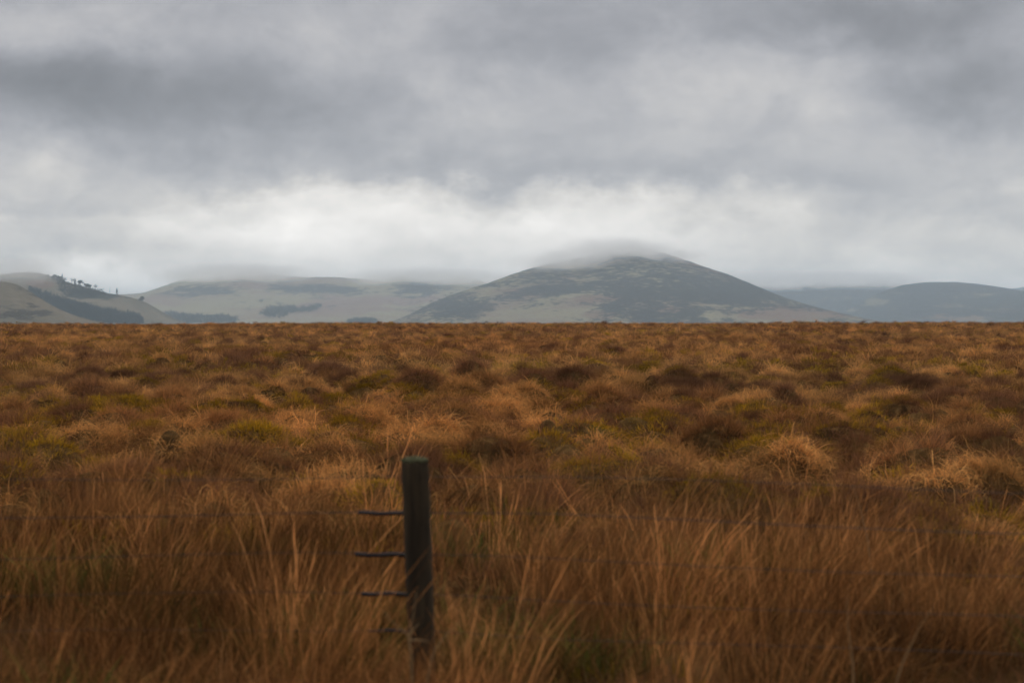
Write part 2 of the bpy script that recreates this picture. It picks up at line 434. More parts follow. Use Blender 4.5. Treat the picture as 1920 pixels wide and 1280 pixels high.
# ------------------------------------------------------------------ haze
def box_mesh(name, lo, hi, mat):
    x0, y0, z0 = lo; x1, y1, z1 = hi
    v = [(x0, y0, z0), (x1, y0, z0), (x1, y1, z0), (x0, y1, z0), (x0, y0, z1), (x1, y0, z1), (x1, y1, z1), (x0, y1, z1)]
    f = [(0, 3, 2, 1), (4, 5, 6, 7), (0, 1, 5, 4), (1, 2, 6, 5), (2, 3, 7, 6), (3, 0, 4, 7)]
    return mesh_np(name, v, f, mat, smooth=False)
m_haze, t, out = mat_new('valley_haze')
pv = t.new('ShaderNodeVolumePrincipled'); pv.inputs['Color'].default_value = (.66, .82, 1.0, 1)
pv.inputs['Density'].default_value = 1.02e-4; pv.inputs['Anisotropy'].default_value = .25
t.l.new(pv.outputs[0], out.inputs['Volume'])
m_haze.cycles.homogeneous_volume = True if hasattr(m_haze.cycles, 'homogeneous_volume') else True
hz = link('haze', box_mesh('haze', (-47000, -200, -40), (47000, 17000, 330), m_haze))
tag(hz, kind='stuff')

# ------------------------------------------------------------------ low cloud lying on the tops
def cloud_mat(name, dens, nscale, lo, hi, zs=2.2):
    m, t, out = mat_new(name)
    tc = t.new('ShaderNodeTexCoord')
    ob = tc.outputs['Object']
    pos = t.new('ShaderNodeNewGeometry').outputs['Position']
    s3 = t.new('ShaderNodeSeparateXYZ'); t.put(s3.inputs[0], pos)
    q = t.xyz(s3.outputs[0], t.m('MULTIPLY', s3.outputs[1], .5), t.m('MULTIPLY', s3.outputs[2], zs))
    n = t.noise(q, nscale, 4, .6, .3)
    ln = t.vm('LENGTH', ob, out=1)
    fall = t.m('MAXIMUM', t.m('SUBTRACT', 1.0, t.m('MULTIPLY', ln, ln)), 0.0)
    fall = t.m('POWER', fall, 4.0)
    d = t.m('MULTIPLY', fall, t.sm(n, lo, hi))
    d = t.m('MULTIPLY', d, dens)
    pv = t.new('ShaderNodeVolumePrincipled'); pv.inputs['Color'].default_value = (.995, .995, 1, 1)
    pv.inputs['Anisotropy'].default_value = .75
    t.put(pv.inputs['Density'], d); t.l.new(pv.outputs[0], out.inputs['Volume'])
    return m
import bmesh
def cloud(px, py, Y, rx, ry, rz, mat):
    c = P(px, py, Y)
    bm = bmesh.new(); bmesh.ops.create_icosphere(bm, subdivisions=3, radius=1.0)
    me = bpy.data.meshes.new('low_cloud'); bm.to_mesh(me); bm.free(); me.materials.append(mat)
    o = link('low_cloud', me, loc=c); o.scale = (rx, ry, rz)
    tag(o, kind='stuff')
    mat.cycles.volume_step_rate = .35 if hasattr(mat.cycles, 'volume_step_rate') else 1
    return o
cm = cloud_mat('hill_cloud', .016, .010, .26, .70, 1.4)
for (px, py, Yc_, rx, ry, rz) in [(1160, 470, 4830, 220, 380, 34), (1075, 492, 4820, 200, 360, 30), (1240, 480, 4850, 150, 300, 22),
                                  (450, 515, 6950, 380, 600, 44), (375, 523, 6950, 200, 500, 30), (800, 523, 6950, 420, 600, 40),
                                  (1450, 534, 8450, 560, 700, 60), (1580, 531, 8450, 480, 800, 54), (20, 516, 3480, 120, 230, 36)]:
    cloud(px, py, Yc_, rx * 1.45, ry, rz * 1.9, cm)

# ------------------------------------------------------------------ grass materials and tufts
def grass_mat(name, rough=.65, gloss=.12, trans=.35):
    m, t, out = mat_new(name)
    col = t.new('ShaderNodeAttribute', attribute_name='col', attribute_type='INSTANCER').outputs['Vector']
    tint_ = t.new('ShaderNodeAttribute', attribute_name='tint').outputs['Vector']
    s3 = t.new('ShaderNodeSeparateXYZ'); t.put(s3.inputs[0], tint_)
    # s3.x: blade brightness, s3.y: position along the blade, s3.z: hue
    pale = t.vm('MULTIPLY', col, (1.85, 1.85, 1.85))
    dark = t.vm('MULTIPLY', col, (.40, .36, .34))
    c = t.mix(s3.outputs[0], dark, pale)
    warm = t.vm('MULTIPLY', c, (1.10, .95, .82))
    c = t.mix(s3.outputs[2], c, warm)
    # tips bleach, sheaths at the root are darker brown
    c = t.mix(s3.outputs[1], t.vm('MULTIPLY', c, (.72, .66, .60)), t.vm('MULTIPLY', c, (1.2, 1.18, 1.12)))
    d = t.new('ShaderNodeBsdfDiffuse'); t.put(d.inputs[0], c)
    tr = t.new('ShaderNodeBsdfTranslucent'); t.put(tr.inputs[0], c)
    mx = t.new('ShaderNodeMixShader'); mx.inputs[0].default_value = trans
    t.l.new(d.outputs[0], mx.inputs[1]); t.l.new(tr.outputs[0], mx.inputs[2])
    t.l.new(mx.outputs[0], out.inputs[0])
    return m
m_grass = grass_mat('dry_grass_blade')

def tuft(name, n, R0, L, Lv, lean, curve, wdt, seg=4, mat=None, fork=0, wind=(0, 0), heads=0.0, crook=0.0):
    "n blades: root radius R0, length L, initial lean, extra curvature along the blade, width"
    r = rng
    rad = R0 * np.sqrt(r.random(n)); an = r.random(n) * 2 * np.pi
    root = np.stack([rad * np.cos(an), rad * np.sin(an), np.full(n, -.03)], -1)
    az_ = an + r.normal(0, .7, n)
    ln = L * (1 + Lv * (r.random(n) * 2 - 1))
    th = lean * (.3 + .9 * r.random(n)); cv = curve * (.4 + 1.1 * r.random(n))
    face = r.random(n) * np.pi
    V = []; TI = []
    p = root.copy()
    br = r.random(n); hu = r.random(n)
    dirs = np.stack([np.cos(az_), np.sin(az_)], -1)
    side0 = np.stack([np.cos(face), np.sin(face), np.zeros(n)], -1)
    for k in range(seg + 1):
        tt = k / seg
        wv = wdt * (1 - .85 * tt ** 1.6) * (.7 + .6 * br)
        if heads > 0 and k == seg - 1: wv = wv + heads
        if k: 
            a = th + cv * tt ** 1.2
            hor = dirs * np.sin(a)[:, None] + np.array(wind)[None] * tt + r.normal(0, crook, (n, 2))
            st = np.concatenate([hor, np.cos(a)[:, None]], 1)
            st /= np.linalg.norm(st, axis=1)[:, None]
            p = p + st * (ln / seg)[:, None]
        V.append(p - side0 * wv[:, None] * .5); V.append(p + side0 * wv[:, None] * .5)
        ti = np.stack([br, np.full(n, tt), hu], -1); TI.append(ti); TI.append(ti)
    V = np.stack(V, 1); TI = np.stack(TI, 1)        # n, 2(seg+1), 3
    m2 = 2 * (seg + 1)
    base = (np.arange(n) * m2)[:, None, None]
    q = np.array([[2 * k, 2 * k + 1, 2 * k + 3, 2 * k + 2] for k in range(seg)])[None]
    F = (base + q).reshape(-1, 4)
    me = mesh_np(name, V.reshape(-1, 3), F, mat or m_grass, smooth=True)
    fattr(me, 'tint', TI.reshape(-1, 3), 'FLOAT_VECTOR')
    return me

def scatter(name, pts, rot, scl, idx, colr, meshes, label, cat):
    coll = bpy.data.collections.new(name + '_kinds')
    for i, me in enumerate(meshes):
        o = bpy.data.objects.new('tuft_kind_%02d' % i + name, me); coll.objects.link(o)
    me = bpy.data.meshes.new(name)
    me.vertices.add(len(pts)); me.vertices.foreach_set('co', np.asarray(pts, np.float32).ravel())
    fattr(me, 'rot', rot, 'FLOAT_VECTOR'); fattr(me, 'scl', scl, 'FLOAT_VECTOR')
    fattr(me, 'idx', idx, 'INT'); fattr(me, 'col', colr, 'FLOAT_VECTOR')
    o = link(name, me)
    ng = bpy.data.node_groups.new(name, 'GeometryNodeTree')
    ng.interface.new_socket('Geometry', in_out='INPUT', socket_type='NodeSocketGeometry')
    ng.interface.new_socket('Geometry', in_out='OUTPUT', socket_type='NodeSocketGeometry')
    N = ng.nodes; Lk = ng.links
    gi = N.new('NodeGroupInput'); go = N.new('NodeGroupOutput')
    iop = N.new('GeometryNodeInstanceOnPoints'); ci = N.new('GeometryNodeCollectionInfo')
    ci.inputs[0].default_value = coll; ci.inputs[1].default_value = True; ci.inputs[2].default_value = True
    def na(nm, typ):
        a = N.new('GeometryNodeInputNamedAttribute'); a.data_type = typ; a.inputs[0].default_value = nm; return a.outputs[0]
    Lk.new(gi.outputs[0], iop.inputs['Points']); Lk.new(ci.outputs[0], iop.inputs['Instance'])
    iop.inputs['Pick Instance'].default_value = True
    Lk.new(na('idx', 'INT'), iop.inputs['Instance Index'])
    Lk.new(na('rot', 'FLOAT_VECTOR'), iop.inputs['Rotation']); Lk.new(na('scl', 'FLOAT_VECTOR'), iop.inputs['Scale'])
    Lk.new(iop.outputs[0], go.inputs[0])
    md = o.modifiers.new('scatter', 'NODES'); md.node_group = ng
    tag(o, label, cat, kind='stuff')
    return o

# species colours (dry blades)
STRAW = np.array([.41, .236, .094]); HEATH = np.array([.138, .073, .042])
MOSS = np.array([.23, .155, .016]); GREEN = np.array([.055, .066, .018]); TAWNY = np.array([.215, .112, .048])

def tufts_of(wf, Ls):
    "four kinds each: straw arching, brown fuzz, moss, tawny upright"
    k = []
    for j in range(3): k.append(tuft('straw_tuft', 70, .10 * Ls, .25 * Ls, .45, .55, 2.1, .0040 * wf, 5, crook=.16))
    for j in range(3): k.append(tuft('brown_tuft', 110, .15 * Ls, .15 * Ls, .5, .60, .35, .0030 * wf, 3, crook=.22))
    for j in range(2): k.append(tuft('moss_tuft', 120, .20 * Ls, .07 * Ls, .4, .60, .6, .0050 * wf, 2, crook=.2))
    for j in range(3): k.append(tuft('tawny_tuft', 75, .12 * Ls, .20 * Ls, .5, .45, 1.3, .0036 * wf, 4, crook=.18))
    return k
KIND = {'straw': (0, 3), 'brown': (3, 3), 'moss': (6, 2), 'tawny': (8, 3)}

def tilt_rot(lean, az_, n, jit=.14):
    "random spin, then a lean towards az_ -> XYZ euler"
    tx = lean * np.cos(az_) + jit * rng.normal(size=n); ty = lean * np.sin(az_) + jit * rng.normal(size=n)
    a = np.sqrt(tx * tx + ty * ty) + 1e-9; kx = -ty / a; ky = tx / a
    c, s_ = np.cos(a), np.sin(a); C1 = 1 - c
    T_ = np.stack([np.stack([c + kx * kx * C1, kx * ky * C1, ky * s_], -1), np.stack([kx * ky * C1, c + ky * ky * C1, -kx * s_], -1),
                   np.stack([-ky * s_, kx * s_, c], -1)], 1)
    w_ = rng.random(n) * 6.283; cz, sz = np.cos(w_), np.sin(w_); o = np.zeros(n)
    Z_ = np.stack([np.stack([cz, -sz, o], -1), np.stack([sz, cz, o], -1), np.stack([o, o, o + 1], -1)], 1)
    M = T_ @ Z_
    return np.stack([np.arctan2(M[:, 2, 1], M[:, 2, 2]), -np.arcsin(np.clip(M[:, 2, 0], -1, 1)), np.arctan2(M[:, 1, 0], M[:, 0, 0])], -1)

def moor_band(name, y0, y1, dens, wf, Ls, label, hw=.43):
    area = hw * (y1 * y1 - y0 * y0) + 5 * (y1 - y0)
    n = int(area * dens)
    y = np.sqrt(rng.random(n) * (y1 * y1 - y0 * y0) + y0 * y0)
    x = (rng.random(n) * 2 - 1) * (hw * y + 2.5)
    z, H, S, DX, DY = ground_z(x, y, True)
    reg = fbm(x / 4.0, y / 6, 51, 4)           # straw / brown patches of several metres
    reg2 = fbm(x / 5 + 40, y / 5, 61, 3)
    u = rng.random(n)
    s = S * .70 + reg * .26 + .0 + .10 * (u - .5)
    kind = np.where(s > .63, 0, np.where(s > .50, 3, 1))
    moss = (reg2 * .5 + .5 * (1 - S) > .635) & (u < .75)
    kind = np.where(moss, 2, kind)
    kind = np.where((y < 9.5) & (kind == 0), np.where(S > .8, 3, 1), kind)
    base = np.array([0, 3, 6, 8]); num = np.array([3, 3, 2, 3])
    idx = base[kind] + (rng.random(n) * num[kind]).astype(int)
    pal = np.stack([STRAW, HEATH, MOSS, TAWNY])
    c = pal[kind] * (.75 + .5 * rng.random((n, 1))) * (.8 + .4 * fbm(x / 2.2, y / 2.2, 71, 3))[:, None]
    # individual tussocks differ in colour
    c = c * (.62 + .72 * np.modf(S * 37.7)[0])[:, None]
    red = fbm(x / 14 + 9, y / 18, 81, 3)[:, None]
    c = c * (1 + (red - .5) * np.array([.1, -.12, -.3]))
    keep = rng.random(n) < .35 + .65 * sstep(.03, .16, H)
    x, y, z, H, S, DX, DY, kind, idx, c, reg = [a_[keep] for a_ in (x, y, z, H, S, DX, DY, kind, idx, c, reg)]; n = len(x)
    lean = .95 * np.clip(np.sqrt(DX ** 2 + DY ** 2), 0, 1)
    az_ = np.arctan2(DY, DX)
    rot = tilt_rot(lean, az_, n)
    sc = .65 + .6 * rng.random(n)
    sc = sc * np.where(kind == 0, .85 + .3 * reg, 1)
    sc = np.stack([sc, sc, sc * (.85 + .3 * rng.random(n))], -1)
    return scatter(name, np.stack([x, y, z], -1), rot, sc, idx, c, tufts_of(wf, Ls), label, 'grass')

moor_band('tussock_grass', 4.0, 34, 58, 1.0, 1.0, 'arching straw and brown tussock grass of the middle moor')
moor_band('moor_grass', 33, 100, 14, 2.0, 1.4, 'brown and golden moor grass spreading behind the nearer tussocks')
moor_band('distant_moor_grass', 98, CREST + 14, 5.0, 3.4, 1.9, 'thin band of golden moor grass along the skyline edge')

# ------------------------------------------------------------------ tall grass round the fence
tall = []
for j in range(4): tall.append(tuft('tall_stems', 60, .16, .46, .48, .17, .38, .0017, 6, wind=(.14, 0), heads=.0016, crook=.07))
for j in range(3): tall.append(tuft('tall_leaves', 75, .14, .30, .45, .35, .95, .0032, 5, wind=(.06, 0), crook=.10))
for j in range(2): tall.append(tuft('green_leaves', 60, .13, .26, .4, .30, .90, .0065, 5, crook=.08))
n = 5600
y = np.sqrt(3.5 ** 2 + (12.0 ** 2 - 3.5 ** 2) * rng.random(n) ** 1.15)
x = (rng.random(n) * 2 - 1) * (.45 * y + 1.0)
reg = fbm(x / 1.6, y / 1.6, 91, 3); gr = fbm(x / .7 + 30, y / .8, 95, 3)
far_fade = 1 - sstep(7.8, 11.2, y + 3.5 * (reg - .5))
keep = rng.random(n) < (-.62 + 1.85 * reg) * (.15 + .85 * far_fade)
x, y, reg, gr = x[keep], y[keep], reg[keep], gr[keep]
# the grass has crept up round the foot of the post
xf = -.38 + .17 * rng.normal(size=80); yf = 5.2 + .58 * rng.random(80)
x = np.append(x, xf); y = np.append(y, yf); reg = np.append(reg, np.full(80, .5)); gr = np.append(gr, np.full(80, .5)); n = len(x)
z = ground_z(x, y)
u = rng.random(n)
kind = np.where(u < .50, 0, 1); kind = np.where((gr > .55) & (u > .40), 2, kind)
base = np.array([0, 4, 7]); num = np.array([4, 3, 2])
idx = base[kind] + (rng.random(n) * num[kind]).astype(int)
pal = np.stack([np.array([.245, .122, .050]), np.array([.095, .058, .026]), GREEN])
c = pal[kind] * (.35 + 1.45 * rng.random((n, 1)) ** 1.8) * np.where(rng.random((n, 1)) < .10, 1.7, 1.0) * (.15 + 1.7 * fbm(x / .7, y / 1.0, 99, 3))[:, None]
rot = np.stack([.10 * rng.normal(size=n), .07 * rng.normal(size=n) + .10 + .05 * np.sign(x), rng.random(n) * .0 + rng.normal(0, .6, n)], -1)
sc = (.62 + .6 * rng.random(n)) * (.75 + .5 * reg) * (1 - .2 * sstep(8, 11, y))
near_post = (np.abs(x / y - (-.066)) < .030) & (y < 5.95)
sc = np.where(near_post, np.minimum(sc, (1.60 - .223 * y) / .64), sc)
scatter('tall_grass', np.stack([x, y, z], -1), rot, np.stack([sc * 1.1, sc * 1.1, sc], -1), idx, c, tall,
        'tall tawny grass stems growing thickly along the fence', 'grass')

# ------------------------------------------------------------------ fence
def simple_mat(name, cols, scale, rough=.8, stretch=(1, 1, 1), bump=.4, dist=.004, metal=0.0):
    m, t, out = mat_new(name)
    tc = t.new('ShaderNodeTexCoord')
    v = t.vm('MULTIPLY', tc.outputs['Object'], stretch)
    n1 = t.noise(v, scale, 6, .65, .2); n2 = t.noise(v, scale * 5, 4, .7)
    c = t.mix(t.sm(n1, .35, .65), cols[0], cols[1])
    c = t.mix(t.sm(n2, .5, .75), c, cols[2])
    b = t.new('ShaderNodeBsdfPrincipled'); t.put(b.inputs['Base Color'], c); b.inputs['Roughness'].default_value = rough
    b.inputs['Metallic'].default_value = metal; b.inputs['Specular IOR Level'].default_value = .15
    bp = t.new('ShaderNodeBump'); bp.inputs['Strength'].default_value = bump; bp.inputs['Distance'].default_value = dist
    t.put(bp.inputs['Height'], t.m('ADD', n1, n2)); t.l.new(bp.outputs[0], b.inputs['Normal'])
    t.l.new(b.outputs[0], out.inputs[0])
    return m
m_wood = simple_mat('weathered_post_wood', ((.020, .015, .010, 1), (.052, .038, .022, 1), (.016, .013, .010, 1)), 14, .9, (1, 1, .12), .9, .01)
m_moss = simple_mat('post_moss', ((.055, .056, .028, 1), (.10, .105, .055, 1), (.15, .145, .095, 1)), 60, 1, (1, 1, 1), 1, .01)
m_wire = simple_mat('fence_wire', ((.040, .030, .026, 1), (.06, .045, .040, 1), (.03, .022, .020, 1)), 30, .6, metal=.3)
m_tube = simple_mat('black_tube', ((.012, .011, .016, 1), (.018, .016, .022, 1), (.03, .026, .03, 1)), 20, .6)
m_stem = simple_mat('bleached_stem', ((.22, .14, .07, 1), (.28, .18, .09, 1), (.16, .10, .05, 1)), 20, .8)

YF = 5.9
def tube_mesh(name, pts, rads, mat, sides=8, cap=True):
    pts = [Vector(p) for p in pts]; V = []; F = []
    up = Vector((0, 1, 0.01))
    for i, p in enumerate(pts):
        d = (pts[min(i + 1, len(pts) - 1)] - pts[max(i - 1, 0)]).normalized()
        a = d.cross(up)
        if a.length < .05: a = d.cross(Vector((1, 0, 0)))
        a.normalize(); b_ = d.cross(a)
        for s in range(sides):
            q = 2 * math.pi * s / sides
            V.append(p + (a * math.cos(q) + b_ * math.sin(q)) * rads[i])
    for i in range(len(pts) - 1):
        for s in range(sides):
            F.append((i * sides + s, i * sides + (s + 1) % sides, (i + 1) * sides + (s + 1) % sides, (i + 1) * sides + s))
    me = bpy.data.meshes.new(name); fs = [tuple(f) for f in F]
    if cap: fs += [tuple(range(sides))[::-1], tuple(range((len(pts) - 1) * sides, len(pts) * sides))]
    me.from_pydata([tuple(v) for v in V], [], fs); me.update()
    me.polygons.foreach_set('use_smooth', [len(p.vertices) == 4 for p in me.polygons])
    me.materials.append(mat); return me

top = P(777, 862, YF); low = P(789, 1195, YF)
ax = (low - top); bot = top + ax * (top.z + .25) / (top.z - low.z)
fence = empty('wire_fence', (low.x, YF, 0))
tag(fence, 'weathered leaning wooden fence post with mossy top and thin wires in tall grass', 'fence')
org = fence.location
def rel(v): return Vector(v) - org
# post: round stake, slightly wider at the top, uneven
bm = bmesh.new()
SD, NZ = 28, 60
ringsv = []
for k in range(NZ + 1):
    tt = k / NZ; c_ = rel(bot.lerp(top, tt))
    r0 = .050 + .0090 * tt
    if k == NZ: r0 *= .90
    if k == NZ - 1: r0 *= .975
    ring = []
    for s in range(SD):
        q = 2 * math.pi * s / SD
        nn = float(fbm(np.array([q * 2.2]), np.array([tt * 5]), 3, 3)[0]) - .5
        gr_ = float(vnoise(np.array([q * 6.0]), np.array([tt * 1.6]), 8)[0]) - .5
        rr = r0 * (1 + .16 * nn + .13 * gr_)
        ring.append(bm.verts.new((c_.x + rr * math.cos(q), c_.y + rr * math.sin(q), c_.z + (.004 * nn if k == NZ else 0))))
    ringsv.append(ring)
for k in range(NZ):
    for s in range(SD):
        bm.faces.new((ringsv[k][s], ringsv[k][(s + 1) % SD], ringsv[k + 1][(s + 1) % SD], ringsv[k + 1][s]))
bm.faces.new(ringsv[-1]); bm.faces.new(ringsv[0][::-1])
for f in bm.faces: f.smooth = len(f.verts) == 4
me = bpy.data.meshes.new('post'); bm.to_mesh(me); bm.free(); me.materials.append(m_wood)
post = link('post', me, fence)
# moss cap: lumpy cushion over the cut top
bm = bmesh.new(); bmesh.ops.create_icosphere(bm, subdivisions=5, radius=1)
for v in bm.verts:
    nn = float(fbm(np.array([v.co.x * 6 + 5]), np.array([v.co.y * 6 + v.co.z * 3]), 12, 4)[0]) - .5
    q = 1 + .30 * nn
    v.co = Vector((v.co.x * .058 * q, v.co.y * .058 * q, (v.co.z * .014 if v.co.z > 0 else v.co.z * .022) * (1 + 1.1 * nn)))
me = bpy.data.meshes.new('moss_cap'); bm.to_mesh(me); bm.free(); me.materials.append(m_moss)
me.polygons.foreach_set('use_smooth', [True] * len(me.polygons))
link('moss_cap', me, post, loc=rel(top) + Vector((0, 0, -.002)))
# wires and the dark tubes on their left
rows_px = [(893, 0), (962, 1), (1040, 1), (1114, 1), (1183, 2)]
def post_x(py): return 777 + (py - 862) * 12 / 333.0
for i, (py, kind_) in enumerate(rows_px):
    depth = YF + .060
    z0 = EYE + (HOR - py) / FPX * depth
    pts = []
    for q in np.linspace(-5.2, 5.2, 61):
        xx = post_x(py) / 1.0
        X = (xx - 960) / FPX * depth + q
        Yq = depth - (.19 * q if q > 0 else -.02 * q)
        sag = .012 * math.sin(q * 1.7 + i) - .010 * (1 - math.cos(q * .6))
        pts.append(rel((X, Yq, z0 + sag * min(1, abs(q) * 2))))
    link('wire', tube_mesh('wire', pts, [.0018 if py == 962 else .0014] * len(pts), m_wire, 6), fence)
    st = tube_mesh('staple', [rel(((post_x(py) - 960) / FPX * depth - .006, depth + .010, z0 - .012)), rel(((post_x(py) - 960) / FPX * depth - .001, depth - .006, z0 - .006)),
                              rel(((post_x(py) - 960) / FPX * depth + .001, depth - .006, z0 + .006)), rel(((post_x(py) - 960) / FPX * depth + .006, depth + .010, z0 + .012))], [.0016] * 4, m_wire, 6)
    link('staple', st, post)
    if kind_:
        x0 = {962: 671, 1040: 664, 1114: 677, 1183: 690}[py]
        r_ = .0088 if kind_ == 1 else .006
        a = P(x0, py, depth + .02); b_ = P(post_x(py) - 18, py + 1, depth + .02)
        pp = [rel(a.lerp(b_, k / 10) + Vector((0, 0, .0025 * math.sin(k * .8 + i)))) for k in range(11)]
        link('wire_tube', tube_mesh('wire_tube', pp, [r_ * (.95 + .1 * random.random()) for _ in pp], m_tube, 10), fence)

# ------------------------------------------------------------------ a few pale dead stems that stand out
def stalk(label, base, segs, group=None):
    root = empty('dry_stalk', base)
    tag(root, label, 'plant stalk', group)
    for (pl, r0) in segs:
        pp = [Vector(p) - Vector(base) for p in pl]
        nseg = 10; path = []
        for k in range(nseg + 1):
            tt = k / nseg * (len(pp) - 1); i0 = min(int(tt), len(pp) - 2)
            path.append(pp[i0].lerp(pp[i0 + 1], tt - i0) + Vector((random.uniform(-.002, .002), 0, random.uniform(-.002, .002))))
        link('stem', tube_mesh('stem', path, [.75 * r0 * (1 - .8 * k / nseg) for k in range(nseg + 1)], m_stem, 6), root)
b0 = P(772, 1225, 5.0)
stalk('pale broken dead stalk with splayed leaves at the foot of the fence post', P(775, 1400, 5.0),
      [([P(775, 1400, 5.0), P(770, 1225, 5.0), P(764, 1190, 5.0), P(740, 1172, 5.0), P(715, 1145, 5.0)], .0042),
       ([P(772, 1240, 5.0), P(766, 1192, 5.0), P(774, 1160, 5.0), P(781, 1112, 5.02)], .0042),
       ([P(766, 1195, 5.0), P(778, 1176, 5.0), P(786, 1168, 5.0)], .0042),
       ([P(766, 1200, 5.0), P(790, 1202, 4.98), P(806, 1203, 4.95)], .004)])
stalk('pale bent dead stem slanting up just right of the fence post', P(780, 1380, 5.1),
      [([P(780, 1380, 5.1), P(812, 1222, 5.1), P(835, 1192, 5.1), P(862, 1166, 5.1)], .0042)])
stalk('tall pale stem leaning left among brown grass at right', P(1640, 1100, 7.4),
      [([P(1640, 1100, 7.4), P(1626, 1000, 7.4), P(1614, 950, 7.4), P(1600, 912, 7.4)], .005)])
stalk('pale stem slanting right near the lower right corner', P(1670, 1330, 5.0),
      [([P(1670, 1330, 5.0), P(1698, 1235, 5.0), P(1722, 1185, 5.0), P(1750, 1140, 5.0)], .004)])
stalk('pale upright stem low in the grass at right', P(1604, 1330, 5.2),
      [([P(1604, 1330, 5.2), P(1600, 1235, 5.2), P(1592, 1180, 5.2), P(1590, 1120, 5.2)], .005)])

# ------------------------------------------------------------------ trees, woods, farm
m_leafdark = simple_mat('conifer_needles', ((.009, .014, .012, 1), (.015, .021, .016, 1), (.009, .013, .010, 1)), .4, .9)
m_leafbrown = simple_mat('winter_twigs', ((.045, .042, .030, 1), (.065, .055, .040, 1), (.03, .03, .022, 1)), .4, .9)
m_bark = simple_mat('tree_bark', ((.05, .042, .034, 1), (.07, .058, .046, 1), (.04, .032, .026, 1)), 2, .9)

def leaf_cloud(pts, size, r, tilt=1.0):
    n = len(pts)
    a = r.normal(size=(n, 3)); a /= np.linalg.norm(a, axis=1)[:, None]
    b = r.normal(size=(n, 3)); b = np.cross(a, b); b /= np.linalg.norm(b, axis=1)[:, None]
    s = size * (.5 + r.random((n, 1)))
    V = np.stack([pts - a * s, pts + b * s * .6, pts + a * s, pts - b * s * .6], 1).reshape(-1, 3)
    F = np.arange(4 * n).reshape(n, 4)
    return V, F

def conifer_pts(h, w, n, r, ragged=.25):
    t_ = r.random(n) ** .75
    z = h * (.12 + .88 * t_)
    lay = .75 + .25 * np.sin(t_ * 38)
    R_ = w * (1 - t_) ** .85 * lay * (1 + ragged * r.normal(size=n)) * np.sqrt(.25 + .75 * r.random(n)) + .05 * w
    a = r.random(n) * 2 * np.pi
    return np.stack([R_ * np.cos(a), R_ * np.sin(a), z - .12 * R_], -1)

def round_pts(h, w, n, r, nl=7, gap=.35):
    out_ = []
    cs = [(r.normal(0, .45) * w, r.normal(0, .45) * w, h * (.5 + .4 * r.random())) for _ in range(nl)]
    for i in range(n):
        c_ = cs[int(r.random() * nl)]
        v = r.normal(size=3); v /= np.linalg.norm(v); rad = w * (.25 + .35 * r.random())
        out_.append((c_[0] + v[0] * rad, c_[1] + v[1] * rad, c_[2] + v[2] * rad * .7))
    return np.array(out_)

def tree(label, hill, px, py, h, w, kind, cat='tree', group=None, loc=None):
    x, y_, z = loc or hill.hit(px, py)
    root = empty('conifer_tree' if kind == 'conifer' else 'bush' if kind == 'bush' else 'tree', (x, y_, z - .4))
    tag(root, label, cat, group)
    r = np.random.default_rng(int(px * 7 + py))
    h *= 1.25; w *= 1.15
    if kind == 'conifer': pts = conifer_pts(h, w, 700, r); mt = m_leafdark; sz = .55
    elif kind == 'bush': pts = round_pts(h, w, 380, r, 5); pts[:, 2] *= .8; mt = m_leafdark; sz = .5
    elif kind == 'spindle': pts = conifer_pts(h, w, 90, r, .6); mt = m_leafbrown; sz = .35
    elif kind == 'bare': pts = round_pts(h, w, 260, r, 9); mt = m_leafbrown; sz = .55
    else: pts = round_pts(h, w, 750, r, 9); mt = m_leafdark; sz = .8
    V, F = leaf_cloud(pts, sz, r)
    link('crown', mesh_np('crown', V, F, mt, False), root)
    if kind != 'bush':
        tk = .028 * h if kind != 'conifer' else .02 * h
        hh = h * (.95 if kind in ('conifer', 'spindle') else .62)
        pp = [Vector((.02 * h * math.sin(k * 1.3), .015 * h * math.cos(k), hh * k / 6 - .6)) for k in range(7)]
        link('trunk', tube_mesh('trunk', pp, [tk * (1 - .13 * k) for k in range(7)], m_bark, 7), root)
        if kind in ('round', 'bare'):
            for j in range(5):
                a = j * 1.26 + r.random(); z0 = hh * (.45 + .1 * j)
                e = Vector((w * .8 * math.cos(a), w * .8 * math.sin(a), z0 + .28 * h))
                s0 = Vector((0, 0, z0 - .6))
                link('limb', tube_mesh('limb', [s0, s0.lerp(e, .5) + Vector((0, 0, .03 * h)), e], [tk * .5, tk * .32, tk * .12], m_bark, 5), root)
    return root

GR = 'trees along the left ridge'
ridge = [(104, 521, 8, 6, 'round', 'dark rounded tree highest up the wooded left ridge'),
         (111, 523.5, 9, 4, 'round', 'rounded tree just left of the tall conifer on the left ridge'),
         (117, 526.5, 15, 3.4, 'conifer', 'tall dark conifer in the upper cluster on the left ridge'),
         (122, 528.5, 9, 4, 'bare', 'thin crowned tree just right of the upper ridge conifer'),
         (135, 532.5, 15, 6.5, 'bare', 'wide open crowned tree halfway down the left ridge'),
         (141, 534.5, 14, 3.6, 'conifer', 'narrow dark conifer beside the wide open crowned ridge tree'),
         (149, 536.5, 12, 6, 'round', 'dense rounded tree below the narrow ridge conifer'),
         (162, 540.5, 9, 5.5, 'round', 'broad low tree in the middle of the lower ridge trees'),
         (167, 542, 8, 5, 'round', 'small dense tree right beside the broad low ridge tree'),
         (178.5, 544.8, 14, 5, 'bare', 'gaunt leafless tree with a gap in its crown on the lower ridge'),
         (189, 548, 8, 6, 'bare', 'small sparse tree with sky under its crown on the lower ridge'),
         (206, 551, 13, 1.3, 'spindle', 'bare pole thin tree standing alone near the saddle'),
         (219.5, 553.5, 14, 4.2, 'conifer', 'solitary dark conifer at the lowest point of the saddle')]
